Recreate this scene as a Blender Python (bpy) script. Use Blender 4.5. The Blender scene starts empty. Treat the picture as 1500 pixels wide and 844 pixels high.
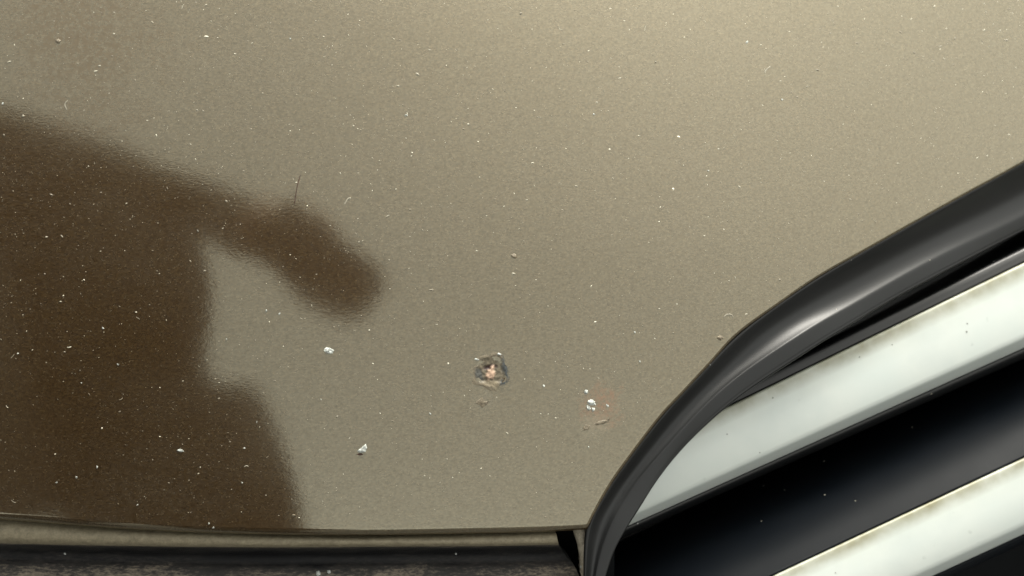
import bpy, bmesh, math, random
from mathutils import Vector, Matrix, noise

random.seed(7)
scene = bpy.context.scene
col = scene.collection
R = math.radians

# ------------------------------------------------------------------ camera
S = 0.0002                      # metres on the bonnet per photo pixel
D = 0.45                        # lens to bonnet
ELEV = R(48)
e1 = Vector((1, 0, 0))
nn = Vector((0, -math.cos(ELEV), math.sin(ELEV)))     # bonnet nose's outward direction
e2 = Vector((0, math.sin(ELEV), math.cos(ELEV)))      # up along the bonnet
O = Vector((0, 0, 0.80))
CAM = O + nn * D

cam_data = bpy.data.cameras.new('camera')
cam = bpy.data.objects.new('camera', cam_data)
col.objects.link(cam)
cam.matrix_world = Matrix(((e1.x, e2.x, nn.x, CAM.x), (e1.y, e2.y, nn.y, CAM.y), (e1.z, e2.z, nn.z, CAM.z), (0, 0, 0, 1)))
cam_data.sensor_width = 36
cam_data.lens = 36 * D / (1500 * S)
cam_data.clip_start = 0.004
cam_data.clip_end = 500
cam_data.dof.use_dof = True
cam_data.dof.focus_distance = D + 0.006
cam_data.dof.aperture_fstop = 14
scene.camera = cam

# ------------------------------------------------------------------ sky and sun
SUN_EL, SUN_AZ = R(57), R(28)          # azimuth measured from +Y towards +X
world = bpy.data.worlds.new('World')
scene.world = world
world.use_nodes = True
wt = world.node_tree
for x in list(wt.nodes):
    wt.nodes.remove(x)
wo = wt.nodes.new('ShaderNodeOutputWorld')
bg = wt.nodes.new('ShaderNodeBackground')
sky = wt.nodes.new('ShaderNodeTexSky')
sky.sky_type = 'NISHITA'
sky.sun_disc = False
sky.sun_elevation = SUN_EL
sky.sun_rotation = SUN_AZ
sky.dust_density = 4.5
sky.air_density = 1.0
sky.ozone_density = 1.0
hs = wt.nodes.new('ShaderNodeHueSaturation')
hs.inputs['Saturation'].default_value = 0.12
tint = wt.nodes.new('ShaderNodeMix')
tint.data_type = 'RGBA'
tint.blend_type = 'MULTIPLY'
tint.inputs[0].default_value = 1.0
tint.inputs[7].default_value = (1.0, 0.985, 0.89, 1)
wt.links.new(sky.outputs[0], hs.inputs['Color'])
wt.links.new(hs.outputs[0], tint.inputs[6])
wt.links.new(tint.outputs[2], bg.inputs[0])
bg.inputs[1].default_value = 0.15
wt.links.new(bg.outputs[0], wo.inputs[0])

sun_data = bpy.data.lights.new('sun', 'SUN')
sun_data.energy = 1.0
sun_data.angle = R(16)
sun_data.color = (1.0, 0.96, 0.88)
sun = bpy.data.objects.new('sun', sun_data)
col.objects.link(sun)
sdir = Vector((math.sin(SUN_AZ) * math.cos(SUN_EL), math.cos(SUN_AZ) * math.cos(SUN_EL), math.sin(SUN_EL)))
sun.rotation_euler = (-sdir).to_track_quat('-Z', 'Y').to_euler()
sun.location = (0, 0, 5)

vs = scene.view_settings
vs.view_transform = 'Standard'
vs.look = 'None'
vs.gamma = 1
vs.use_curve_mapping = False
vs.exposure = 2.0

# ------------------------------------------------------------------ geometry helpers
RX = RY = 0.6
U0 = -0.05 - 0.111 * RX
W0 = -((-0.05 - U0) ** 2 / (2 * RX))


def base_w(px, py):
    """height of the bonnet's crowned skin, before its edges roll over"""
    u, v = (px - 750) * S, (422 - py) * S
    x = (v - 0.010 + (px - 800) * S * 0.10) / 0.009        # soft crease added to brighten the reflection above it: the panel lies flatter there
    sp = 0.009 * (math.log1p(math.exp(x)) if x < 30 else x)
    k = min(max((px - 380) / 800, 0.0), 1.0)
    k = k * k * (3 - 2 * k)
    return -0.115 * k * sp - ((u - U0) ** 2 / (2 * RX) + v * v / (2 * RY)) - W0


def P(px, py, w):
    f = (D - w) / D
    return O + e1 * ((px - 750) * S * f) + e2 * ((422 - py) * S * f) + nn * w


def interp(pts, k):
    if k <= pts[0][0]:
        a, b = pts[0], pts[1]
    elif k >= pts[-1][0]:
        a, b = pts[-2], pts[-1]
    else:
        for i in range(len(pts) - 1):
            if pts[i][0] <= k <= pts[i + 1][0]:
                a, b = pts[i], pts[i + 1]
                break
    t = (k - a[0]) / (b[0] - a[0])
    return a[1] + (b[1] - a[1]) * t


def catmull(pts, n):
    """n points, evenly spaced by arc length, on a smooth curve through pts"""
    dense = []
    m = len(pts)
    for i in range(m - 1):
        p0 = pts[max(i - 1, 0)]; p1 = pts[i]; p2 = pts[i + 1]; p3 = pts[min(i + 2, m - 1)]
        for j in range(24):
            t = j / 24
            dense.append(tuple(0.5 * (2 * p1[c] + (p2[c] - p0[c]) * t + (2 * p0[c] - 5 * p1[c] + 4 * p2[c] - p3[c]) * t * t
                                      + (3 * p1[c] - p0[c] - 3 * p2[c] + p3[c]) * t ** 3) for c in range(len(p1))))
    dense.append(tuple(pts[-1]))
    acc = [0]
    for a, b in zip(dense, dense[1:]):
        acc.append(acc[-1] + math.dist(a[:2], b[:2]))
    out = []
    k = 0
    for i in range(n):
        s = acc[-1] * i / (n - 1)
        while k < len(acc) - 2 and acc[k + 1] < s:
            k += 1
        t = (s - acc[k]) / max(acc[k + 1] - acc[k], 1e-9)
        out.append(tuple(a + (b - a) * t for a, b in zip(dense[k], dense[k + 1])))
    return out


def mesh_obj(name, verts, faces, mats, parent=None, smooth=True, fmat=None):
    me = bpy.data.meshes.new(name)
    me.from_pydata([tuple(v) for v in verts], [], faces)
    for m in (mats if isinstance(mats, (list, tuple)) else [mats]):
        me.materials.append(m)
    if smooth:
        me.polygons.foreach_set('use_smooth', [True] * len(me.polygons))
    if fmat:
        me.polygons.foreach_set('material_index', fmat)
    me.update()
    o = bpy.data.objects.new(name, me)
    col.objects.link(o)
    if parent:
        attach(o, parent)
    return o


def world_offset(o):
    p = Vector((0, 0, 0))
    while o:
        p += o.location
        o = o.parent
    return p


def attach(o, parent):
    """verts are written in world space: cancel the parents' offsets"""
    o.parent = parent
    o.location = -world_offset(parent)


def loft(rails):
    n = len(rails[0])
    verts = [p for r in rails for p in r]
    faces = []
    for i in range(len(rails) - 1):
        for j in range(n - 1):
            faces.append((i * n + j, i * n + j + 1, (i + 1) * n + j + 1, (i + 1) * n + j))
    return verts, faces


def fix_normals(o, toward):
    bm = bmesh.new(); bm.from_mesh(o.data)
    bmesh.ops.recalc_face_normals(bm, faces=bm.faces)
    s = sum(f.normal.dot(toward) * f.calc_area() for f in bm.faces)
    if s < 0:
        bmesh.ops.reverse_faces(bm, faces=bm.faces)
    bm.to_mesh(o.data); bm.free()


# ------------------------------------------------------------------ materials
def new_mat(name):
    m = bpy.data.materials.new(name)
    m.use_nodes = True
    t = m.node_tree
    b = t.nodes['Principled BSDF']
    return m, t, b


class N:
    """small node-tree builder"""
    def __init__(s, t):
        s.t = t
        tc = t.nodes.new('ShaderNodeTexCoord')
        # coordinates in the bonnet's own axes: x across, y up the panel, z out of it
        mp = t.nodes.new('ShaderNodeMapping')
        mp.vector_type = 'TEXTURE'
        mp.inputs['Rotation'].default_value = (math.pi / 2 - ELEV, 0, 0)
        t.links.new(tc.outputs['Object'], mp.inputs[0])
        s.co = mp.outputs[0]
        s.raw = tc.outputs['Object']

    def scale(s, v):
        m = s.t.nodes.new('ShaderNodeMapping')
        m.inputs['Scale'].default_value = v
        s.t.links.new(s.co, m.inputs[0])
        return m.outputs[0]

    def noise(s, sc, detail=3, rough=0.5, co=None, dist=0):
        x = s.t.nodes.new('ShaderNodeTexNoise')
        x.inputs['Scale'].default_value = sc
        x.inputs['Detail'].default_value = detail
        x.inputs['Roughness'].default_value = rough
        x.inputs['Distortion'].default_value = dist
        s.t.links.new(co or s.co, x.inputs['Vector'])
        return x.outputs[0]

    def voro(s, sc, co=None, out='Color', rnd=1):
        x = s.t.nodes.new('ShaderNodeTexVoronoi')
        x.inputs['Scale'].default_value = sc
        x.inputs['Randomness'].default_value = rnd
        s.t.links.new(co or s.co, x.inputs['Vector'])
        return x.outputs[out]

    def ramp(s, f, stops, interp='LINEAR'):
        x = s.t.nodes.new('ShaderNodeValToRGB')
        x.color_ramp.interpolation = interp
        el = x.color_ramp.elements
        while len(el) < len(stops):
            el.new(0.5)
        for e, (p, c) in zip(el, stops):
            e.position = p
            e.color = (*c, 1) if isinstance(c, tuple) else (c, c, c, 1)
        s.t.links.new(f, x.inputs[0])
        return x.outputs[0]

    def mix(s, f, a, b, mode='MIX'):
        x = s.t.nodes.new('ShaderNodeMix')
        x.data_type = 'RGBA'
        x.blend_type = mode
        for sock, val in ((x.inputs[0], f), (x.inputs[6], a), (x.inputs[7], b)):
            if hasattr(val, 'links'):
                s.t.links.new(val, sock)
            elif isinstance(val, tuple):
                sock.default_value = (*val, 1)
            else:
                sock.default_value = val
        return x.outputs[2]

    def math(s, op, a, b=0.0):
        x = s.t.nodes.new('ShaderNodeMath')
        x.operation = op
        for sock, val in ((x.inputs[0], a), (x.inputs[1], b)):
            if hasattr(val, 'links'):
                s.t.links.new(val, sock)
            else:
                sock.default_value = val
        return x.outputs[0]

    def bump(s, h, strength, dist):
        x = s.t.nodes.new('ShaderNodeBump')
        x.inputs['Strength'].default_value = strength
        x.inputs['Distance'].default_value = dist
        s.t.links.new(h, x.inputs['Height'])
        return x.outputs[0]

    def link(s, a, b):
        s.t.links.new(a, b)


def paint_material():
    m, t, b = new_mat('bronze_metallic_paint')
    n = N(t)
    streak = n.scale((0.45, 1.0, 1.0))
    flake = n.noise(2600, 2, 0.6, streak)
    flake2 = n.voro(3600, n.scale((0.7, 1.0, 1.0)))
    sep = t.nodes.new('ShaderNodeSeparateColor')
    n.link(flake2, sep.inputs[0])
    c = n.ramp(flake, [(0.30, (0.0185, 0.0090, 0.0021)), (0.52, (0.0310, 0.0160, 0.0040)), (0.72, (0.051, 0.0300, 0.0095))])
    glint = n.ramp(sep.outputs[0], [(0.0, 0.0), (0.90, 0.0), (0.985, 1.0)])
    c = n.mix(n.math('MULTIPLY', glint, 0.16), c, (0.14, 0.12, 0.08))
    # thin road film, in soft drifts
    film = n.noise(20, 6, 0.65, n.scale((0.6, 1.2, 1)))
    grain = n.noise(1500, 3, 0.7, streak)
    fk = n.math('MULTIPLY', n.ramp(film, [(0.35, 0.02), (0.75, 0.28)]), n.ramp(grain, [(0.35, 0.1), (0.7, 1.0)]))
    c = n.mix(fk, c, (0.105, 0.093, 0.072))
    dull = n.math('MULTIPLY', fk, 0.5)
    for (sx, sy, rad, colr, amt, seed) in ((719, 548, 38, (0.055, 0.048, 0.036), 0.75, 1.0), (882, 594, 42, (0.120, 0.066, 0.040), 1.0, 5.0), (706, 590, 26, (0.10, 0.085, 0.065), 0.5, 3.0),
                                           (125, 85, 150, (0.060, 0.040, 0.022), 1.0, 8.0), (872, 625, 24, (0.12, 0.10, 0.07), 0.6, 2.0)):
        vd = t.nodes.new('ShaderNodeVectorMath')
        vd.operation = 'DISTANCE'
        n.link(n.raw, vd.inputs[0])
        vd.inputs[1].default_value = P(sx, sy, base_w(sx, sy))
        rag = n.noise(230 if rad < 60 else 45, 6, 0.7)
        dd = n.math('ADD', n.math('DIVIDE', vd.outputs['Value'], rad * S), n.math('MULTIPLY', n.math('SUBTRACT', rag, 0.5), 2.4))
        k = n.math('MULTIPLY', n.math('MULTIPLY', n.ramp(dd, [(0.35, 1.0), (0.95, 0.0)]), n.ramp(n.noise(700, 4, 0.7), [(0.38, 0.05), (0.62, 1.0)])), amt)
        c = n.mix(k, c, colr)
        dull = n.math('MAXIMUM', dull, n.math('MULTIPLY', k, 0.5))
    n.link(c, b.inputs['Base Color'])
    b.inputs['Metallic'].default_value = 0.45
    n.link(n.math('ADD', n.math('MULTIPLY', fk, 0.3), 0.42), b.inputs['Roughness'])
    b.inputs['Specular IOR Level'].default_value = 0.2
    fl = n.bump(flake, 0.25, 0.00012)
    n.link(fl, b.inputs['Normal'])
    # bronze-pearl lacquer over it: mirror-like, faintly tinted by the mica in it
    gl = t.nodes.new('ShaderNodeBsdfGlossy')
    gl.inputs['Color'].default_value = (1.0, 0.965, 0.75, 1)
    cr = n.ramp(n.noise(30, 4, 0.6), [(0.3, 0.075), (0.75, 0.115)])
    n.link(cr, gl.inputs['Roughness'])
    peel = n.math('ADD', n.math('MULTIPLY', n.noise(420, 2, 0.5), 0.5), n.math('MULTIPLY', n.noise(1900, 3, 0.6, streak), 0.5))
    mott = n.noise(750, 3, 0.6, n.scale((0.35, 1.0, 1.0)))
    peel = n.math('ADD', peel, n.math('MULTIPLY', mott, 0.2))
    pb = n.bump(peel, 0.13, 0.00013)
    n.link(pb, gl.inputs['Normal'])
    fr = t.nodes.new('ShaderNodeFresnel')
    fr.inputs['IOR'].default_value = 2.3
    ms = t.nodes.new('ShaderNodeMixShader')
    mica = n.math('ADD', n.math('MULTIPLY', flake, 0.55), n.math('MULTIPLY', n.noise(1250, 3, 0.65, streak), 0.45))
    fac = n.math('MULTIPLY', fr.outputs[0], n.math('SUBTRACT', 1.0, dull))
    n.link(n.math('MULTIPLY', fac, n.ramp(mica, [(0.30, 0.62), (0.70, 1.0)])), ms.inputs[0])
    n.link(b.outputs[0], ms.inputs[1])
    n.link(gl.outputs[0], ms.inputs[2])
    n.link(ms.outputs[0], t.nodes['Material Output'].inputs['Surface'])
    return m


def plastic_material(name, colour, rough, dust=0.25, spec=0.5):
    m, t, b = new_mat(name)
    n = N(t)
    grain = n.noise(2200, 3, 0.6)
    patch = n.noise(45, 5, 0.6)
    f = n.math('MULTIPLY', n.ramp(patch, [(0.4, 0.0), (0.8, dust)]), n.ramp(grain, [(0.35, 0.2), (0.7, 1.0)]))
    c = n.mix(f, colour, (0.05, 0.048, 0.043))
    n.link(c, b.inputs['Base Color'])
    n.link(n.math('ADD', rough, n.math('MULTIPLY', patch, 0.12)), b.inputs['Roughness'])
    b.inputs['Specular IOR Level'].default_value = spec
    n.link(n.bump(grain, 0.2, 0.00008), b.inputs['Normal'])
    return m


def insert_material():
    m, t, b = new_mat('pale_satin_silver')
    n = N(t)
    cloud = n.noise(38, 4, 0.55)
    fine = n.noise(900, 3, 0.6)
    c = n.ramp(cloud, [(0.3, (0.335, 0.364, 0.350)), (0.5, (0.370, 0.395, 0.375)), (0.7, (0.350, 0.382, 0.366))])
    spots = n.ramp(n.noise(210, 3, 0.6), [(0.70, 0.0), (0.78, 0.35)])
    c = n.mix(spots, c, (0.20, 0.215, 0.205))
    at = t.nodes.new('ShaderNodeAttribute')
    at.attribute_name = 'yellowing'
    k = n.math('MULTIPLY', at.outputs['Fac'], n.ramp(n.noise(90, 4, 0.6), [(0.25, 0.45), (0.7, 1.0)]))
    c = n.mix(k, c, (0.105, 0.098, 0.050))
    n.link(c, b.inputs['Base Color'])
    b.inputs['Metallic'].default_value = 0.1
    b.inputs['Roughness'].default_value = 0.38
    n.link(n.bump(fine, 0.08, 0.0001), b.inputs['Normal'])
    return m


def grime_material(name, dark, light, lo, hi, sc=260, rough=0.6, spec=0.4):
    m, t, b = new_mat(name)
    n = N(t)
    a = n.noise(sc, 6, 0.7)
    g = n.noise(1800, 3, 0.7)
    mixv = n.math('ADD', n.math('MULTIPLY', a, 0.65), n.math('MULTIPLY', g, 0.35))
    c = n.ramp(mixv, [(lo, dark), (hi, light)])
    n.link(c, b.inputs['Base Color'])
    b.inputs['Roughness'].default_value = rough
    b.inputs['Specular IOR Level'].default_value = spec
    n.link(n.bump(mixv, 0.6, 0.0005), b.inputs['Normal'])
    return m


def speck_material():
    m, t, b = new_mat('pale_dust')
    g = t.nodes.new('ShaderNodeNewGeometry')
    n = N(t)
    c = n.ramp(g.outputs['Random Per Island'], [(0.0, (0.075, 0.062, 0.042)), (0.5, (0.13, 0.115, 0.085)), (0.85, (0.26, 0.245, 0.195)), (1.0, (0.5, 0.48, 0.40))])
    n.link(c, b.inputs['Base Color'])
    b.inputs['Roughness'].default_value = 0.6
    return m


def plain(name, colour, rough=0.5, metal=0.0, var=0.2, sc=60):
    m, t, b = new_mat(name)
    n = N(t)
    f = n.noise(sc, 4, 0.6)
    lo = tuple(x * (1 - var) for x in colour)
    hi = tuple(min(1, x * (1 + var)) for x in colour)
    n.link(n.ramp(f, [(0.3, lo), (0.7, hi)]), b.inputs['Base Color'])
    b.inputs['Roughness'].default_value = rough
    b.inputs['Metallic'].default_value = metal
    return m


M_PAINT = paint_material()
M_BLACK = plastic_material('satin_black_plastic', (0.0012, 0.0015, 0.0018), 0.33, 0.05, 0.36)
M_BLACK2 = plastic_material('grille_black_plastic', (0.0022, 0.0031, 0.0044), 0.40, 0.04, 0.06)
M_VOID = plain('recess_black', (0.004, 0.0045, 0.005), 0.7)
M_VOID.node_tree.nodes['Principled BSDF'].inputs['Specular IOR Level'].default_value = 0.05
M_INSERT = insert_material()
M_LIP = grime_material('dusty_bumper_lip', (0.095, 0.080, 0.050), (0.19, 0.163, 0.108), 0.36, 0.68, 500)


def bumper_face_material():
    m, t, b = new_mat('grimy_black_face')
    n = N(t)
    at = t.nodes.new('ShaderNodeAttribute')
    at.attribute_name = 'grime'
    co = n.scale((0.35, 1, 1))
    big = n.noise(120, 6, 0.7, co)
    fine = n.noise(1500, 4, 0.7, co)
    d = n.math('ADD', n.math('ADD', n.math('MULTIPLY', big, 0.5), n.math('MULTIPLY', fine, 0.5)), n.math('MULTIPLY', n.math('SUBTRACT', at.outputs['Fac'], 0.5), 0.34))
    n.link(n.ramp(d, [(0.42, (0.003, 0.003, 0.0035)), (0.58, (0.022, 0.020, 0.018)), (0.80, (0.19, 0.160, 0.122))]), b.inputs['Base Color'])
    n.link(n.ramp(d, [(0.4, 0.5), (0.7, 0.9)]), b.inputs['Roughness'])
    b.inputs['Specular IOR Level'].default_value = 0.22
    n.link(n.bump(fine, 0.5, 0.0004), b.inputs['Normal'])
    return m


M_GRIME = bumper_face_material()
M_FLANGE = grime_material('muddy_flange', (0.10, 0.085, 0.06), (0.36, 0.32, 0.25), 0.35, 0.65, 300)
M_SPECK = speck_material()
M_SMUT = plain('grey_smut', (0.13, 0.135, 0.12), 0.7, 0, 0.4, 900)
M_WHITE = grime_material('white_residue', (0.11, 0.115, 0.105), (0.40, 0.42, 0.40), 0.38, 0.60, 900, 0.5)
M_PRIMER = grime_material('exposed_primer', (0.020, 0.022, 0.021), (0.055, 0.055, 0.046), 0.35, 0.65, 700, 0.7)
M_COPPER = grime_material('exposed_pink_filler', (0.30, 0.17, 0.11), (0.62, 0.44, 0.33), 0.35, 0.6, 1100, 0.6)
M_RUST = grime_material('dark_rust', (0.012, 0.006, 0.004), (0.05, 0.022, 0.012), 0.35, 0.65, 900, 0.8)
M_PIMPLE = grime_material('chipped_paint_edge', (0.045, 0.034, 0.020), (0.15, 0.125, 0.085), 0.35, 0.65, 900, 0.5)

# ------------------------------------------------------------------ ground
ground_mat = plain('grey_asphalt', (0.05, 0.05, 0.048), 0.9, 0, 0.3, 80)
ground = mesh_obj('ground', [(-60, -60, 0), (60, -60, 0), (60, 60, 0), (-60, 60, 0)], [(0, 1, 2, 3)], ground_mat, None, False)
ground['kind'] = 'structure'

# ------------------------------------------------------------------ the car's nose
car = bpy.data.objects.new('car', None)
col.objects.link(car)
car.location = (0, 0.3, 0)
car.empty_display_size = 0.1
car['label'] = 'dusty bronze metallic car front, bonnet edge meeting black grille with pale slats'
car['category'] = 'car'

# outlines, in photo pixels: bonnet edge against the grille surround, crest of the surround, its inner edge
OUTER = [(1900, 10), (1700, 122), (1500, 238), (1420, 282), (1339, 327), (1270, 366), (1201, 405), (1141, 446), (1081, 490), (1040, 534), (1003, 574), (966, 614),
         (914, 683), (893, 714), (877, 742), (864, 768), (859, 800), (857, 850), (856, 900)]
CREST = [(1900, 108), (1700, 210), (1500, 315), (1432, 347), (1363, 381), (1302, 415), (1242, 450), (1200, 472), (1161, 497), (1112, 529), (1066, 563), (1018, 609),
         (965, 668), (933, 705), (912, 737), (898, 760), (881, 800), (871, 846), (864, 900)]
INNER = [(1900, 132), (1700, 235), (1500, 338), (1436, 371), (1370, 406), (1306, 440), (1250, 474), (1205, 501), (1161, 530), (1109, 563), (1062, 598), (1003, 652),
         (961, 705), (940, 740), (924, 764), (912, 784), (899, 808), (887, 844), (872, 900)]
NR = 220


def by_index(pts, n):
    m = len(pts) - 1
    out = []
    for i in range(n):
        s_ = m * i / (n - 1)
        k_ = min(int(s_), m - 1)
        t = s_ - k_
        p0, p1, p2, p3 = pts[max(k_ - 1, 0)], pts[k_], pts[k_ + 1], pts[min(k_ + 2, m)]
        out.append(tuple(0.5 * (2 * p1[c] + (p2[c] - p0[c]) * t + (2 * p0[c] - 5 * p1[c] + 4 * p2[c] - p3[c]) * t * t
                                + (3 * p1[c] - p0[c] - 3 * p2[c] + p3[c]) * t ** 3) for c in range(2)))
    return out


def soften(r, k=60):
    for _ in range(k):
        r = [r[0]] + [tuple((a[c] + 2 * b[c] + d[c]) / 4 for c in range(2)) for a, b, d in zip(r, r[1:], r[2:])] + [r[-1]]
    return r


outer, crest, inner = (soften(by_index(x, NR)) for x in (OUTER, CREST, INNER))
BOTTOM = [(-400, 735), (-200, 748), (0, 761), (130, 771), (260, 779), (400, 783), (540, 784), (720, 781), (800, 779), (862, 776)]
bottom = catmull(BOTTOM, 200)

# bonnet: rows from far up the panel down to its front edge, columns from the left to the grille edge
outer_by_y = sorted((p[1], p[0]) for p in catmull(OUTER[:16] + [(862, 778)], 400))
EDGE_R = 2.0e-3 / S      # roll-over radius of the bonnet's front edge, in pixels
SIDE_R = 1.1e-3 / S


def side_x(py):
    return interp(outer_by_y, py)


side_pts = [(x, y) for y, x in outer_by_y]


def side_dist(px, py):
    best = 1e9
    x0 = side_x(py)
    if x0 - px > 60:
        return 1e3
    for i in range(len(side_pts) - 1):
        (ax_, ay_), (bx_, by_) = side_pts[i], side_pts[i + 1]
        if abs(ay_ - py) > 90:
            continue
        dx, dy = bx_ - ax_, by_ - ay_
        t = max(0, min(1, ((px - ax_) * dx + (py - ay_) * dy) / (dx * dx + dy * dy + 1e-9)))
        d = (ax_ + dx * t - px) ** 2 + (ay_ + dy * t - py) ** 2
        if d < best:
            best = d
    return math.sqrt(best)


def roll(d, r):
    if d >= r:
        return 0.0
    k = r - max(d, 0)
    return (r - math.sqrt(max(r * r - k * k, 0))) * S


def bonnet_w(px, py):
    w = base_w(px, py)
    w -= roll(interp(bottom, px) - py, EDGE_R)
    w -= roll(side_dist(px, py), SIDE_R)
    return w


NC, NRW = 300, 230
verts, faces = [], []
tp, bt = -260, None
for j in range(NRW):
    fj = j / (NRW - 1)
    # rows crowd together near the front edge
    k = fj * 1.28
    row = fj if fj < 0 else (1 - (1 - fj) ** 1.9)
    for i in range(NC):
        fi = i / (NC - 1)
        c = 1 - (1 - fi) ** 2.2
        # bottom edge y depends on x, x range depends on y: two fixed-point steps
        py = tp + (780 - tp) * row
        for _ in range(3):
            px = -420 + (side_x(py) + 420) * c
            yb = interp(bottom, min(px, 862))
            py = tp + (yb - tp) * row
        sink = 0.0011 * max(0.0, 1 - (math.hypot(px - 719, py - 546) / 22) ** 2)
        verts.append(P(px, py, bonnet_w(px, py) - sink))
for j in range(NRW - 1):
    for i in range(NC - 1):
        faces.append((j * NC + i, (j + 1) * NC + i, (j + 1) * NC + i + 1, j * NC + i + 1))
# hem folded back under the front edge and under the grille edge
ring = [(NRW - 1) * NC + i for i in range(NC)] + [j * NC + NC - 1 for j in range(NRW - 2, -1, -1)]
prev = ring
for depth, pull in ((0.0015, 0.0), (0.006, 0.0012), (0.014, 0.003)):
    cur = []
    for idx, v in enumerate(ring):
        q = verts[v] - nn * depth
        if idx < NC:
            q += e2 * pull
        else:
            q += (e2 - e1) * (pull * 0.7)
        cur.append(len(verts))
        verts.append(q)
    for a in range(len(ring) - 1):
        faces.append((prev[a], cur[a], cur[a + 1], prev[a + 1]))
    prev = cur
bonnet = mesh_obj('bonnet', verts, faces, M_PAINT, car)
bonnet['label'] = 'dusty bronze metallic bonnet with stone chips and white flecks'


# ---- grille surround: cove falling from the bonnet edge, crest, inner face, return into the recess
def surround_rail(idx_fn):
    return [idx_fn(i) for i in range(NR)]


def lerp2(a, b, t):
    return (a[0] + (b[0] - a[0]) * t, a[1] + (b[1] - a[1]) * t)


def hood_ref(i):
    return base_w(*outer[i][:2]) - SIDE_R * S


rails = []
prof = [  # (segment, fraction, drop in multiples of local width)
    ('back', 0, 0), ('oc', -0.15, -0.50), ('oc', -0.02, -0.40), ('oc', 0.01, -0.39), ('oc', 0.05, -0.42), ('oc', 0.12, -0.52), ('oc', 0.22, -0.66), ('oc', 0.33, -0.79), ('oc', 0.44, -0.89),
    ('oc', 0.55, -0.955), ('oc', 0.65, -0.985), ('oc', 0.75, -0.985), ('oc', 0.84, -0.972), ('oc', 0.91, -0.952), ('oc', 0.96, -0.932), ('oc', 1.0, -0.917), ('ci', 0.07, -0.912), ('ci', 0.18, -0.917),
    ('ci', 0.45, -0.938), ('ci', 0.72, -0.962), ('ci', 0.80, -0.970), ('ci', 0.83, -0.980), ('ci', 0.88, -0.978), ('ci', 0.95, -0.985), ('ci', 1.0, -1.08), ('ci', 1.0, -1.5), ('ci', 0.98, -3.2), ('ci', 0.95, -6.0)]
for seg, f, dr in prof:
    rail = []
    for i in range(NR):
        width = 0.0155 - 0.0112 * i / NR
        h = hood_ref(i)
        if seg == 'back':
            p = lerp2(outer[i], crest[i], -0.3)
            rail.append(P(p[0], p[1], h - 0.020))
            continue
        if seg == 'oc':
            p = lerp2(outer[i], crest[i], f)
        else:
            p = lerp2(crest[i], inner[i], f)
        w = h + 0.003 + dr * width
        if dr < -1.2:
            w = h + 0.003 - 1.08 * width + (dr + 1.08) * 0.0085
        rail.append(P(p[0], p[1], w))
    rails.append(rail)
v, f = loft(rails)
surround = mesh_obj('grille_surround', v, f, M_BLACK, car)
fix_normals(surround, nn)
surround['label'] = 'curved satin black grille surround along the bonnet edge'


# ---- slats: black louvre body with a pale satin insert on its front
def line(p, q, n=40):
    return [(p[0] + (q[0] - p[0]) * i / (n - 1), p[1] + (q[1] - p[1]) * i / (n - 1)) for i in range(n)]


def grille_w(px, py):
    return -0.037 - 0.030 * (px - 920) / 580 + 0.006 * (py - 600) / 250


def make_slat(top, bot, ledge, tilt, mat, label):
    n = len(top)

    def rail(fr, dw):
        out = []
        for a, b in zip(top, bot):
            x, y = lerp2(a, b, fr)
            xm, ym = lerp2(a, b, 0.5)
            out.append(P(x, y, grille_w(xm, ym) + dw + tilt * (fr - 0.5)))
        return out
    body = [rail(fr, dw) for fr, dw in ledge]
    body += [rail(-0.012, -0.0002), rail(0.0, -0.0012), rail(1.0, -0.0065), rail(1.005, -0.0060), rail(1.03, -0.0058), rail(1.06, -0.0064), rail(1.10, -0.0078), rail(1.125, -0.0105),
             rail(1.12, -0.020), rail(1.05, -0.070)]
    v, f = loft(body)
    s = mesh_obj('grille_slat', v, f, mat, car)
    fix_normals(s, nn)
    s['label'] = label
    ins = [rail(0.001, -0.0012), rail(0.002, 0.0004), rail(0.008, 0.0008), rail(0.022, 0.0011), rail(0.05, 0.0014), rail(0.10, 0.0017), rail(0.25, 0.0022), rail(0.45, 0.0024), rail(0.65, 0.0021),
           rail(0.82, 0.0013), rail(0.87, 0.0009), rail(0.89, 0.0005), rail(0.91, -0.0006), rail(0.95, -0.0030), rail(0.985, -0.0052), rail(0.998, -0.0064)]
    v, f = loft(ins)
    k = mesh_obj('pale_insert', v, f, M_INSERT, s)
    ya = k.data.attributes.new('yellowing', 'FLOAT', 'POINT')
    lv = [1, 1, 1, 1, 1, 0.85, 0.12, 0, 0, 0, 0, 0, 0, 0, 0, 0]
    ya.data.foreach_set('value', [lv[q // n] for q in range(len(v))])
    fix_normals(k, nn)
    k['label'] = 'pale satin silver facing strip with yellowed upper edge'
    return s


make_slat(line((1000, 628), (1980, 151)), line((850, 802), (1980, 294)),
          [(-0.60, -0.070), (-0.26, -0.032), (-0.20, -0.0100), (-0.190, -0.0036), (-0.175, -0.0020), (-0.14, -0.0014), (-0.08, -0.0008), (-0.03, -0.0004)], 0.0050, M_BLACK,
          'upper louvre, its pale strip meeting the surround at a point')
make_slat(line((850, 976), (1980, 445)), line((900, 1059), (1980, 561)),
          [(-1.45, -0.075), (-1.25, -0.050), (-1.05, -0.034), (-0.85, -0.0235), (-0.65, -0.0160), (-0.48, -0.0108), (-0.32, -0.0068), (-0.20, -0.0042), (-0.10, -0.0021), (-0.04, -0.0008)], -0.0030, M_BLACK2,
          'lower louvre in the corner, with wide curved black ledge above its pale strip')

# back of the recess and its side wall
b0 = -0.125
v = [P(760, 200, b0 - 0.02), P(2100, -100, b0 - 0.02), P(2100, 1200, b0), P(760, 1200, b0), P(700, 1200, -0.03), P(700, 200, -0.09)]
backing = mesh_obj('grille_backing', v, [(0, 1, 2, 3), (0, 3, 4, 5)], M_VOID, car, False)

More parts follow.
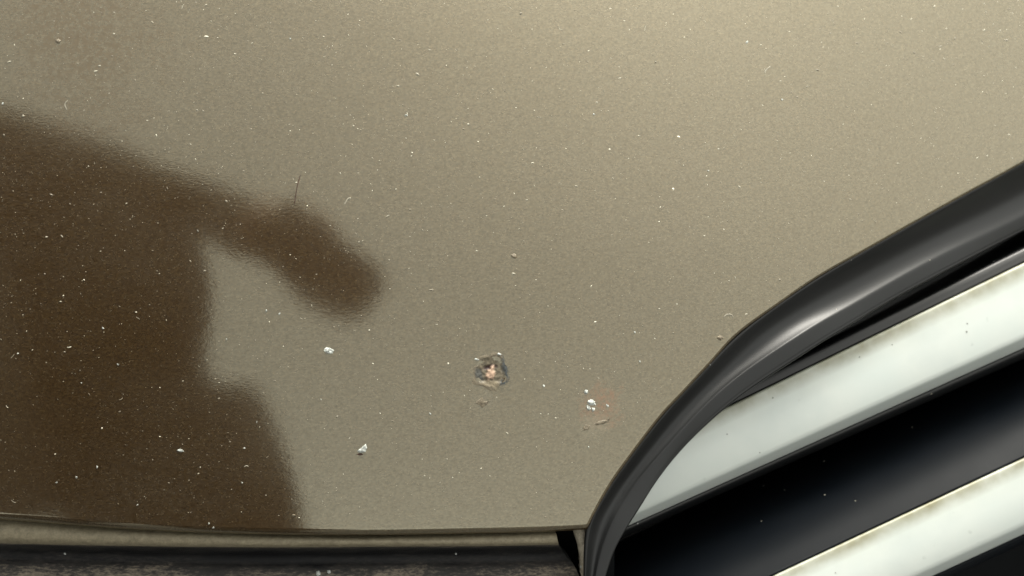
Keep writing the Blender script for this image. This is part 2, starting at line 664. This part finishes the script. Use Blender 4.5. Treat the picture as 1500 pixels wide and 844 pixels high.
# ---- bumper edge under the bonnet
bx = [i * (1 / 89) for i in range(90)]
LIPTOP = [(-420, 756), (-200, 762), (0, 769), (130, 778), (260, 784), (400, 788), (540, 789), (720, 787), (816, 784)]
LIPBOT = [(-420, 788), (-200, 792), (0, 796), (130, 799), (260, 801), (400, 802), (540, 801), (720, 800), (816, 798)]


def bumper_rail(fy, dw, x_end):
    out = []
    for i, t in enumerate(bx):
        px = -420 + (x_end + 420) * t
        a, b = interp(LIPTOP, px), interp(LIPBOT, px)
        y = a + (b - a) * fy if fy <= 1 else b + (fy - 1) * 100
        wob = 0.0004 * noise.noise((px * 0.012, fy * 3, 0))
        out.append(P(px, y, base_w(px, 776) + dw + wob))
    return out


spec = [(-1.2, -0.022, 812), (-0.6, -0.0075, 812), (-0.1, -0.0045, 815), (0.25, -0.0037, 816), (0.6, -0.0036, 817), (0.85, -0.0045, 818), (1.0, -0.0064, 818), (1.03, -0.0100, 820), (1.10, -0.0135, 824),
        (1.20, -0.0150, 832), (1.26, -0.0140, 838), (1.34, -0.0125, 843), (1.50, -0.0115, 850), (1.9, -0.0120, 858), (2.4, -0.0150, 862)]
v, f = loft([bumper_rail(*s) for s in spec])
nb = len(bx) - 1
fm = [0 if q // nb < 6 else 1 for q in range(len(f))]
bumper = mesh_obj('bumper', v, f, [M_LIP, M_GRIME], car, fmat=fm)
ga = bumper.data.attributes.new('grime', 'FLOAT', 'POINT')
glv = [0, 0, 0, 0, 0, 0, 0.9, 0.5, 0.25, 0.35, 0.55, 0.75, 0.9, 0.9, 0.9]
ga.data.foreach_set('value', [glv[q // len(bx)] for q in range(len(v))])
fix_normals(bumper, nn)
bumper['label'] = 'grimy bumper with dusty pale lip under the bonnet edge'
# closed end of the bumper, turned inwards
endv = []
for fy, dw, xe in spec:
    endv.append(bumper_rail(fy, dw, xe)[-1])
endb = [p - nn * 0.03 + e1 * -0.002 for p in endv]
v, f = loft([endv, endb])
mesh_obj('bumper_end', v, f, M_VOID, car)
# dark sheet added inside the gap to stop light leaking and keep it black
v = [P(-440, 700, -0.035), P(900, 700, -0.050), P(900, 1000, -0.060), P(-440, 1000, -0.045)]
mesh_obj('gap_light_block', v, [(0, 1, 2, 3)], M_VOID, car, False)

# muddy corner flange between bumper end and surround
fl = [(838, 774, -0.0050), (846, 775, -0.0036), (857, 772, -0.0034), (863, 768, -0.0048)]
flb = [(850, 838, -0.0105), (853, 850, -0.0085), (859, 870, -0.0085), (866, 880, -0.0105)]
rails = []
for k in range(14):
    t = k / 13
    r = []
    for a, b in zip(fl, flb):
        px, py = a[0] + (b[0] - a[0]) * t, a[1] + (b[1] - a[1]) * t
        px += 2.0 * noise.noise((k * 0.7, a[0] * 0.1, 2)) + (4 * math.sin(t * 3.1) if a[0] < 850 else 0)
        r.append(P(px, py, base_w(860, 775) + a[2] + (b[2] - a[2]) * t + 0.0003 * noise.noise((k * 0.9, a[0], 5))))
    r = [r[0] - nn * 0.012] + r + [r[-1] - nn * 0.012]
    rails.append(r)
v, f = loft(rails)
flange = mesh_obj('corner_flange', v, f, M_FLANGE, car)
fix_normals(flange, nn)
flange['label'] = 'muddy corner tab beside the end of the black surround'


# ------------------------------------------------------------------ marks on the bonnet
def on_bonnet(px, py, lift=0.0):
    return P(px, py, bonnet_w(px, py) + lift)


def lump(name, outline, height, mat, rough=0.35, parent=None, rings=4, seed=0, lift=0.00003, dish=0.0, smooth=False):
    """irregular crumb or scab following an outline (photo pixels) with real relief"""
    parent = parent or bonnet
    n = len(outline)
    cx = sum(p[0] for p in outline) / n
    cy = sum(p[1] for p in outline) / n
    # finer outline
    pts = []
    for i in range(n):
        a, b = outline[i], outline[(i + 1) % n]
        for k in range(3):
            t = k / 3
            pts.append((a[0] + (b[0] - a[0]) * t, a[1] + (b[1] - a[1]) * t))
    m = len(pts)
    v = []
    for r in range(rings):
        fr = 1 - r / rings
        for (x, y) in pts:
            jx = noise.noise((x * 0.35 + seed, y * 0.35, r * 1.7)) * 1.2
            jy = noise.noise((x * 0.35, y * 0.35 + seed, r * 1.7 + 9)) * 1.2
            qx, qy = cx + (x - cx) * fr + jx, cy + (y - cy) * fr + jy
            prof = math.sin((1 - fr) * math.pi * 0.5) if dish == 0 else math.sin((1 - fr) * math.pi) - dish * (1 - fr)
            hh = height * (prof + rough * noise.noise((qx * 0.22 + seed * 3, qy * 0.22, 4)) * (1 if r else 0))
            v.append(on_bonnet(qx, qy, lift + max(hh, 0) - (0.0001 if r == 0 else 0)))
    v.append(on_bonnet(cx, cy, lift + max(height * (1 if dish == 0 else 0.1), 0)))
    f = []
    for r in range(rings - 1):
        for i in range(m):
            j = (i + 1) % m
            f.append((r * m + i, (r + 1) * m + i, (r + 1) * m + j, r * m + j))
    for i in range(m):
        f.append(((rings - 1) * m + i, len(v) - 1, (rings - 1) * m + (i + 1) % m))
    o = mesh_obj(name, v, f, mat, parent, smooth=smooth)
    fix_normals(o, nn)
    return o


def blob(cx, cy, rx, ry, n=9, jit=0.25, ang=0.0, seed=1):
    rr = random.Random(seed)
    out = []
    for i in range(n):
        a = 2 * math.pi * i / n
        k = 1 + rr.uniform(-jit, jit)
        x, y = rx * k * math.cos(a), ry * k * math.sin(a)
        out.append((cx + x * math.cos(ang) - y * math.sin(ang), cy + x * math.sin(ang) + y * math.cos(ang)))
    return out


MM = 0.001
# the large stone chip, broken through to primer
def chip_material():
    m, t, b = new_mat('broken_paint_layers')
    n = N(t)
    at = t.nodes.new('ShaderNodeAttribute')
    at.attribute_name = 'layer_colour'
    g = n.noise(1300, 4, 0.7)
    n.link(n.mix(1.0, at.outputs['Color'], n.ramp(g, [(0.3, 0.55), (0.7, 1.35)]), 'MULTIPLY'), b.inputs['Base Color'])
    b.inputs['Roughness'].default_value = 0.55
    b.inputs['Specular IOR Level'].default_value = 0.35
    n.link(n.bump(g, 0.5, 0.0003), b.inputs['Normal'])
    return m


def stone_chip():
    """one continuous crater: lifted ragged paint lip, grey primer showing at the sides, pink filler nub in the middle"""
    cx, cy, NA, NRR = 719, 546, 72, 22
    v, f, colr = [], [], []

    def near(x, y, px, py, rx, ry, ang=0.0):
        dx, dy = x - px, y - py
        a = (dx * math.cos(ang) + dy * math.sin(ang)) / rx
        b_ = (-dx * math.sin(ang) + dy * math.cos(ang)) / ry
        d = math.hypot(a, b_) + 0.45 * noise.noise((x * 0.22, y * 0.22, px))
        return min(max((1.25 - d) / 0.5, 0.0), 1.0)
    for r in range(NRR + 1):
        rho = r / NRR
        for q in range(NA):
            th = 2 * math.pi * q / NA
            rad = 27 + 9 * noise.noise((math.cos(th) * 1.7, math.sin(th) * 1.7, 3)) + 3 * noise.noise((math.cos(th) * 5, math.sin(th) * 5, 8))
            x, y = cx + rad * rho * math.cos(th), cy + rad * rho * math.sin(th) * 0.95
            nz = noise.noise((x * 0.2, y * 0.2, 1))
            lip = math.exp(-((rho - 0.86) / 0.07) ** 2)
            bowl = 1 - min(max((rho - 0.62) / 0.24, 0), 1)
            bowl = bowl * bowl * (3 - 2 * bowl)
            core = near(x, y, 718.5, 547.5, 5.5, 10.5, 0.42)
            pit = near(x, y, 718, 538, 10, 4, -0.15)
            hole = near(x, y, 697.5, 531, 4.0, 4.2)
            prim = max(near(x, y, 742, 538, 6.5, 17, -0.18), near(x, y, 738, 562, 7, 5, -0.5), 0.75 * near(x, y, 702, 549, 5.5, 11, -0.4))
            cream = 0.45 * near(x, y, 717, 562, 15, 4.5, 0.05)
            h = 0.10 * lip * (0.5 + nz) - bowl * (0.30 + 0.18 * nz) + 0.42 * core + 0.22 * cream - 0.30 * pit * (1 - core) - 0.35 * hole - 0.06 * prim
            h *= 1 if rho < 0.97 else 0.0
            if r == NRR:
                h = -0.03
            v.append(on_bonnet(x, y, (h + 0.035) * MM))
            c = Vector((0.080, 0.066, 0.043)) * (1 + 0.35 * nz)
            edge = min(max((rho - 0.80) / 0.2, 0), 1)
            c = c.lerp(Vector((0.105, 0.088, 0.060)), edge)
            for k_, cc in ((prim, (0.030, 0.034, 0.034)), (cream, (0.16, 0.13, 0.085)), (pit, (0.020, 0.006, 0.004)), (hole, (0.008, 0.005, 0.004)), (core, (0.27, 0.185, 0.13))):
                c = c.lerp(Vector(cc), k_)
            colr += [c.x, c.y, c.z, 1.0]
    for r in range(NRR):
        for q in range(NA):
            j = (q + 1) % NA
            f.append((r * NA + q, r * NA + j, (r + 1) * NA + j, (r + 1) * NA + q))
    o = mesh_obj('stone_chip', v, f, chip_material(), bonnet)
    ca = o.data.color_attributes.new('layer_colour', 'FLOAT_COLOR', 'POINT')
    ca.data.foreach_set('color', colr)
    fix_normals(o, nn)
    o['label'] = 'large stone chip with pink core and grey primer'


stone_chip()
lump('white_fleck', blob(731.5, 519, 3.2, 2.2, 7, 0.2, 0.2, 5), 0.4 * MM, M_WHITE, 0.3, seed=9)
lump('white_fleck', blob(698, 526.5, 4, 1.6, 7, 0.2, 0.3, 6), 0.4 * MM, M_WHITE, 0.3, seed=10)
lump('paint_scab', [(694, 590), (701, 585), (705, 580), (711, 588), (720, 588), (712, 594), (706, 599), (702, 594)], 0.14 * MM, M_PIMPLE, 0.7, seed=12)
# the smaller chip with white crumbs and a rusty film
lump('white_fleck', blob(858.5, 574, 3.6, 3.8, 7, 0.2, 0.2, 12), 0.5 * MM, M_WHITE, 0.3, seed=14)
lump('white_fleck', [(860, 588), (866, 584), (872, 588), (873, 594), (868, 594), (862, 594)], 0.45 * MM, M_WHITE, 0.9, seed=15, rings=5)
lump('white_fleck', [(859, 593), (864, 595), (866, 600), (862, 602), (859, 599)], 0.35 * MM, M_WHITE, 0.9, seed=35)
lump('white_fleck', [(867, 597), (872, 597), (870, 603), (867, 603)], 0.3 * MM, M_WHITE, 0.9, seed=36)
lump('white_fleck', blob(890, 594.5, 3.2, 1.7, 7, 0.2, 0.8, 14), 0.3 * MM, M_WHITE, 0.3, seed=16)
lump('paint_scab', [(868, 621), (880, 616), (890, 615), (897, 612), (892, 618), (882, 622), (872, 624)], 0.2 * MM, M_PIMPLE, 0.6, seed=17)
lump('paint_scab', [(852, 628), (858, 622), (866, 623), (862, 630), (854, 632)], 0.15 * MM, M_PIMPLE, 0.6, seed=18)
# loose white flecks
lump('white_fleck', [(473, 513), (478, 508), (485, 510), (490, 513), (488, 518), (480, 518), (476, 516)], 0.6 * MM, M_WHITE, 0.8, seed=20)
lump('white_fleck', [(536, 649), (538, 656), (535, 663), (527, 664), (522, 661), (529, 656)], 0.7 * MM, M_WHITE, 0.6, seed=21)
lump('dark_fleck', blob(527, 665.5, 5, 1.6, 7, 0.2, 0.1, 20), 0.25 * MM, M_RUST, 0.3, seed=22)
lump('white_fleck', blob(264, 660, 5, 2.8, 7, 0.25, 0.25, 22), 0.4 * MM, M_WHITE, 0.4, seed=23)
k = 30
for (x, y, r) in [(151, 481, 3.2), (142, 685, 2.9), (112, 699, 2.4), (1094, 62, 2.8), (595, 169, 2.5), (797, 565, 2.6), (630, 606, 2.4), (937, 529, 2.4), (4, 152, 3), (201, 740, 2.2), (312, 773, 2.2),
                  (358, 657, 2.6), (870, 168, 2), (862, 654, 2), (470, 585, 2), (376, 618, 2), (425, 57, 2.2), (1146, 146, 2.2), (1038, 250, 2.2), (119, 561, 2), (332, 497, 1.8), (290, 338, 1.8),
                  (390, 455, 2.2), (409, 460, 1.9), (83, 707, 2.4), (26, 518, 1.8), (173, 534, 2.2), (355, 707, 2.2), (306, 785 - 18, 2), (930, 487, 2.4)]:
    k += 1
    lump('white_fleck', blob(x, y, r * 0.8, r * 0.55, 7, 0.4, 0.4 * (k % 7), k), 0.3 * MM, M_WHITE, 0.3, seed=k, rings=3)
# pimples in the paint
for (x, y, r) in [(753, 375, 5), (1055, 495, 5), (85, 60, 5), (430, 655 + 100, 2.5)]:
    k += 1
    lump('paint_pimple', blob(x, y, r, r * 0.8, 9, 0.15, 0, k), 0.35 * MM, M_PIMPLE, 0.2, seed=k)


def fibre(name, pts, rad, mat, lift=0.00005):
    pts = catmull(pts, 10)
    v, f = [], []
    for i, p in enumerate(pts):
        a, b = pts[max(i - 1, 0)], pts[min(i + 1, len(pts) - 1)]
        dx, dy = b[0] - a[0], b[1] - a[1]
        L = math.hypot(dx, dy) or 1
        ox, oy = -dy / L * rad, dx / L * rad
        s = 1 if 0 < i < len(pts) - 1 else 0.3
        v += [on_bonnet(p[0] + ox * s, p[1] + oy * s, 0), on_bonnet(p[0], p[1], lift + rad * S * s), on_bonnet(p[0] - ox * s, p[1] - oy * s, 0)]
    for i in range(len(pts) - 1):
        q = i * 3
        f += [(q, q + 1, q + 4, q + 3), (q + 1, q + 2, q + 5, q + 4)]
    o = mesh_obj(name, v, f, mat, bonnet)
    fix_normals(o, nn)
    return o


fibre('fibre', [(440, 256), (435, 275), (431, 300)], 0.7, M_RUST)
fibre('fibre', [(99, 147), (95, 153), (98, 161)], 0.8, M_SPECK)
fibre('fibre', [(1060, 466), (1064, 461), (1071, 461), (1074, 465)], 0.8, M_SPECK)
fibre('fibre', [(504, 301), (509, 292), (514, 290)], 1.0, M_SPECK)
fibre('fibre', [(1129, 97), (1122, 103), (1120, 108)], 0.9, M_SPECK)


# ---- dust: thousands of grains and short lint curls, uncountable
def make_dust():
    rr = random.Random(21)
    v, f = [], []

    def grain(px, py, a, b, ang, h, sides=5):
        base = len(v)
        for q in range(sides):
            t = 2 * math.pi * q / sides + rr.uniform(-0.3, 0.3)
            x, y = a * math.cos(t), b * math.sin(t)
            v.append(on_fast(px + x * math.cos(ang) - y * math.sin(ang), py + x * math.sin(ang) + y * math.cos(ang), -0.00001))
        v.append(on_fast(px, py, h))
        for q in range(sides):
            f.append((base + q, base + sides, base + (q + 1) % sides))

    def on_fast(px, py, lift):
        w = base_w(px, py)
        return P(px, py, w + lift)
    n = 0
    while n < 8000:
        px, py = rr.uniform(-60, 1560), rr.uniform(-60, 765)
        if px > side_x(py) - 22 or py > interp(bottom, px) - 18:
            continue
        # drifts: dust lies more thickly higher up the panel
        dens = 0.35 + 0.65 * max(0, 1 - py / 700) + 0.5 * noise.noise((px * 0.006, py * 0.006, 1))
        if rr.random() > dens:
            continue
        s = min(0.36 * math.exp(rr.gauss(0, 0.55)), 2.0)
        grain(px, py, s * rr.uniform(1.0, 2.0), s * rr.uniform(0.6, 1.0), rr.gauss(0, 0.6), s * S * 0.8)
        n += 1
    n = 0
    while n < 45:
        px, py = rr.uniform(-60, 1560), rr.uniform(-60, 765)
        if px > side_x(py) - 24 or py > interp(bottom, px) - 20:
            continue
        L, ang, bend, wd = rr.uniform(3, 8), rr.uniform(0, 6.28), rr.gauss(0, 0.25), rr.uniform(0.3, 0.55)
        x, y = px, py
        base = len(v)
        for q in range(5):
            ox, oy = -math.sin(ang) * wd, math.cos(ang) * wd
            v += [on_fast(x + ox, y + oy, 0.0), on_fast(x, y, wd * S), on_fast(x - ox, y - oy, 0.0)]
            if q:
                a = base + q * 3
                f += [(a - 3, a - 2, a + 1, a), (a - 2, a - 1, a + 2, a + 1)]
            x += math.cos(ang) * L / 4; y += math.sin(ang) * L / 4
            ang += bend
        n += 1
    o = mesh_obj('dust', v, f, M_SPECK, bonnet, smooth=False)
    fix_normals(o, nn)
    o['kind'] = 'stuff'
    o['label'] = 'pale dust grains and lint over the bonnet'


make_dust()

# grains caught on the black plastic and the slats
def grain_on(parent_name, spots):
    dg = bpy.context.evaluated_depsgraph_get()
    for (px, py, r, mat) in spots:
        d = (P(px, py, 0) - CAM).normalized()
        hit, loc, nrm, _, obj, _ = scene.ray_cast(dg, CAM + d * 0.05, d)
        if not hit:
            continue
        bm = bmesh.new()
        bmesh.ops.create_icosphere(bm, subdivisions=1, radius=r * S * (0.7 if px > 880 else 1.0))
        for q in bm.verts:
            q.co *= 1 + 0.35 * noise.noise(q.co * 9000 + Vector((px, py, 0)))
        me = bpy.data.meshes.new('dirt_grain'); bm.to_mesh(me); bm.free()
        me.materials.append(mat)
        o = bpy.data.objects.new('dirt_grain', me)
        col.objects.link(o)
        o.parent = obj.original if obj.original.parent == car else obj.original.parent
        o.location = loc - world_offset(o.parent)


bpy.context.view_layer.update()
grain_on('grille', [(1118, 712, 2.2, M_SPECK), (1207, 676, 2.0, M_SPECK), (1208, 725, 1.8, M_SPECK), (1149, 718, 1.4, M_SPECK), (1253, 734, 1.6, M_SPECK), (1115, 764, 1.4, M_SPECK), (934, 767, 2.2, M_WHITE),
                    (1456, 383, 1.6, M_WHITE), (1040, 534, 1.8, M_WHITE), (1336, 626, 1.7, M_SPECK), (1364, 577, 1.8, M_SPECK), (1132, 583, 2.0, M_SMUT), (1259, 523, 1.8, M_SMUT), (1416, 486, 2.4, M_SMUT),
                    (1417, 474, 1.8, M_SMUT), (1307, 505, 1.6, M_SMUT), (1065, 636, 1.6, M_SMUT), (1113, 663, 1.6, M_SMUT), (1224, 839, 1.6, M_SMUT), (845, 835, 3, M_WHITE), (466, 840, 4, M_WHITE),
                    (482, 838, 3.5, M_WHITE), (95, 811, 2, M_WHITE), (668, 811, 2, M_WHITE), (851, 830, 2, M_WHITE), (1247, 381, 1.2, M_SPECK), (1362, 381, 1.3, M_SPECK), (1225, 453, 1.2, M_SPECK)])

# ------------------------------------------------------------------ the photographer, seen in the bonnet's reflection
M_JACKET = plain('dark_jacket_cloth', (0.006, 0.0052, 0.004), 0.9, 0, 0.3, 40)
M_TROUSER = plain('dark_trouser_cloth', (0.02, 0.02, 0.024), 0.9, 0, 0.3, 40)
M_SKIN = plain('skin', (0.12, 0.07, 0.05), 0.55, 0, 0.1, 40)
M_HAIR = plain('dark_hair', (0.012, 0.009, 0.007), 0.6, 0, 0.3, 200)
M_PHONE = plain('black_phone_glass', (0.01, 0.01, 0.011), 0.15, 0, 0.1, 20)

person = bpy.data.objects.new('person', None)
col.objects.link(person)
person.location = (-0.28, -0.70, 0)
person.empty_display_size = 0.1
person['label'] = 'person in dark jacket with outstretched arm, seen reflected in the bonnet'
person['category'] = 'person'


def skinned(name, joints, edges, root, mats, parent, levels=2):
    """joints: {key: ((x,y,z), rx, ry)}"""
    keys = list(joints)
    me = bpy.data.meshes.new(name)
    me.from_pydata([joints[k][0] for k in keys], [(keys.index(a), keys.index(b)) for a, b in edges], [])
    o = bpy.data.objects.new(name, me)
    col.objects.link(o)
    md = o.modifiers.new('skin', 'SKIN')
    md.use_smooth_shade = True
    for i, k in enumerate(keys):
        sv = me.skin_vertices[0].data[i]
        sv.radius = joints[k][1:]
        sv.use_root = (k == root)
    ss = o.modifiers.new('sub', 'SUBSURF')
    ss.levels = ss.render_levels = levels
    me.materials.append(mats)
    attach(o, parent)
    return o


HAND = CAM + nn * 0.030 + e1 * -0.044 + e2 * 0.036
ax = (HAND - Vector((-0.147, -0.329, 1.314))).normalized()     # along the forearm
ax = (ax - nn * ax.dot(nn)).normalized()     # the wrist bends so that the hand lies along the phone
jb = {
    'pelvis': ((-0.105, -0.680, 1.00), 0.220, 0.140), 'hem': ((-0.205, -0.615, 1.095), 0.218, 0.140), 'waist': ((-0.325, -0.560, 1.150), 0.182, 0.130), 'chest': ((-0.258, -0.455, 1.31), 0.192, 0.130),
    'collar': ((-0.500, -0.305, 1.445), 0.092, 0.092), 'neck': ((-0.63, -0.36, 1.48), 0.060, 0.060), 'jaw': ((-0.70, -0.37, 1.53), 0.070, 0.078), 'crown': ((-0.75, -0.37, 1.62), 0.082, 0.095),
    'shoulder_r': ((-0.353, -0.325, 1.392), 0.074, 0.074), 'upper_arm_r': ((-0.252, -0.338, 1.353), 0.056, 0.056), 'elbow_r': ((-0.147, -0.329, 1.314), 0.037, 0.037),
    'wrist_r': ((-0.072, -0.318, 1.235), 0.040, 0.038),
    'shoulder_l': ((-0.667, -0.26, 1.45), 0.100, 0.100), 'elbow_l': ((-0.50, -0.425, 1.19), 0.155, 0.14), 'wrist_l': ((-0.380, -0.501, 1.01), 0.110, 0.100), 'hand_l': ((-0.34, -0.49, 0.97), 0.040, 0.026),
    'hip_r': ((-0.122, -0.69, 0.94), 0.115, 0.115), 'knee_r': ((-0.15, -0.64, 0.52), 0.068, 0.070), 'ankle_r': ((-0.14, -0.72, 0.09), 0.046, 0.05), 'toe_r': ((-0.13, -0.54, 0.035), 0.045, 0.033),
    'hip_l': ((-0.36, -0.70, 0.94), 0.105, 0.105), 'knee_l': ((-0.41, -0.66, 0.52), 0.068, 0.070), 'ankle_l': ((-0.43, -0.74, 0.09), 0.046, 0.05), 'toe_l': ((-0.45, -0.56, 0.035), 0.045, 0.033)}
eb = [('pelvis', 'hem'), ('hem', 'waist'), ('waist', 'chest'), ('chest', 'collar'), ('collar', 'neck'), ('neck', 'jaw'), ('jaw', 'crown'), ('collar', 'shoulder_r'), ('shoulder_r', 'upper_arm_r'), ('upper_arm_r', 'elbow_r'), ('elbow_r', 'wrist_r'),
      ('collar', 'shoulder_l'), ('shoulder_l', 'elbow_l'), ('elbow_l', 'wrist_l'), ('wrist_l', 'hand_l'), ('pelvis', 'hip_r'), ('hip_r', 'knee_r'), ('knee_r', 'ankle_r'), ('ankle_r', 'toe_r'),
      ('pelvis', 'hip_l'), ('hip_l', 'knee_l'), ('knee_l', 'ankle_l'), ('ankle_l', 'toe_l')]
body = skinned('body', jb, eb, 'pelvis', M_JACKET, person)
# hand gripping the phone: palm behind it, fingers over its edge
side = ax.cross(nn).normalized()
up = side.cross(ax).normalized()
palm = HAND + nn * 0.014
jh = {'wrist': (tuple(HAND - ax * 0.075), 0.034, 0.030), 'palm': (tuple(palm - ax * 0.035), 0.034, 0.018), 'knuckle': (tuple(palm + ax * 0.010), 0.036, 0.015)}
eh = [('wrist', 'palm'), ('palm', 'knuckle')]
for i, (off, ln) in enumerate(((-0.030, 0.82), (-0.010, 1.0), (0.010, 0.94), (0.030, 0.74))):
    a = palm + ax * 0.022 + side * off
    b = a + ax * 0.032 * ln + nn * 0.004
    c = b + ax * 0.022 * ln - nn * 0.010
    d = c + ax * 0.004 - nn * 0.018
    for q, p, r in (('a', a, 0.010), ('b', b, 0.009), ('c', c, 0.0085), ('d', d, 0.0075)):
        jh[f'f{i}{q}'] = (tuple(p), r, r)
    eh += [('knuckle', f'f{i}a'), (f'f{i}a', f'f{i}b'), (f'f{i}b', f'f{i}c'), (f'f{i}c', f'f{i}d')]
ta = palm - ax * 0.030 - side * 0.034
tb = ta + ax * 0.032 - side * 0.016 - nn * 0.006
tc = tb + ax * 0.026 + side * 0.008 - nn * 0.012
jh.update({'ta': (tuple(ta), 0.013, 0.013), 'tb': (tuple(tb), 0.011, 0.011), 'tc': (tuple(tc), 0.009, 0.009)})
eh += [('palm', 'ta'), ('ta', 'tb'), ('tb', 'tc')]
hand = skinned('hand', jh, eh, 'palm', M_SKIN, person)
# face, hair
hc = Vector((-0.73, -0.37, 1.585))
fwd = Vector((0.25, 0.75, -0.55)).normalized()
rt = fwd.cross(Vector((0, 0, 1))).normalized()
upv = rt.cross(fwd).normalized()


def ellip(name, c, rx, ry, rz, mat, cut=None):
    bm = bmesh.new()
    bmesh.ops.create_uvsphere(bm, u_segments=24, v_segments=16, radius=1)
    for q in bm.verts:
        x, y, z = q.co
        q.co = c + rt * (x * rx) + fwd * (y * ry) + upv * (z * rz)
    if cut:
        bmesh.ops.delete(bm, geom=[q for q in bm.verts if cut(q.co)], context='VERTS')
    me = bpy.data.meshes.new(name); bm.to_mesh(me); bm.free()
    me.materials.append(mat)
    me.polygons.foreach_set('use_smooth', [True] * len(me.polygons))
    o = bpy.data.objects.new(name, me); col.objects.link(o)
    attach(o, person)
    return o


ellip('face', hc + fwd * 0.004, 0.080, 0.100, 0.115, M_SKIN)
ellip('hair', hc - fwd * 0.014 + upv * 0.018, 0.090, 0.104, 0.116, M_HAIR, cut=lambda p: (p - hc).dot(fwd) > 0.055 and (p - hc).dot(upv) < 0.07)
ellip('nose', hc + fwd * 0.106 - upv * 0.012, 0.013, 0.018, 0.022, M_SKIN)
for s_ in (-1, 1):
    ellip('eye', hc + fwd * 0.092 + rt * 0.032 * s_ + upv * 0.012, 0.013, 0.010, 0.008, M_WHITE)
    ellip('ear', hc + rt * 0.083 * s_ - upv * 0.004, 0.010, 0.022, 0.032, M_SKIN)
ellip('mouth', hc + fwd * 0.094 - upv * 0.052, 0.024, 0.008, 0.006, M_RUST)

# the phone in the hand
bm = bmesh.new()
bmesh.ops.create_cube(bm, size=1)
for q in bm.verts:
    x, y, z = q.co
    q.co = Vector((x * 0.138, y * 0.072, z * 0.008))
bmesh.ops.bevel(bm, geom=[e for e in bm.edges if abs((e.verts[0].co - e.verts[1].co).z) > 0.005], offset=0.011, segments=5, affect='EDGES')
me = bpy.data.meshes.new('phone'); bm.to_mesh(me); bm.free()
me.materials.append(M_PHONE)
phone = bpy.data.objects.new('phone', me)
col.objects.link(phone)
pc = CAM + nn * 0.014 - e1 * 0.018 + e2 * 0.027
ang = R(-36)
a1 = e1 * math.cos(ang) + e2 * math.sin(ang)
a2 = -e1 * math.sin(ang) + e2 * math.cos(ang)
phone.matrix_world = Matrix(((a1.x, a2.x, nn.x, pc.x), (a1.y, a2.y, nn.y, pc.y), (a1.z, a2.z, nn.z, pc.z), (0, 0, 0, 1)))
phone['label'] = 'black phone held level over the bonnet in the reflected hand'
phone['category'] = 'phone'

scene.cycles.use_denoising = True
scene.cycles.max_bounces = 8
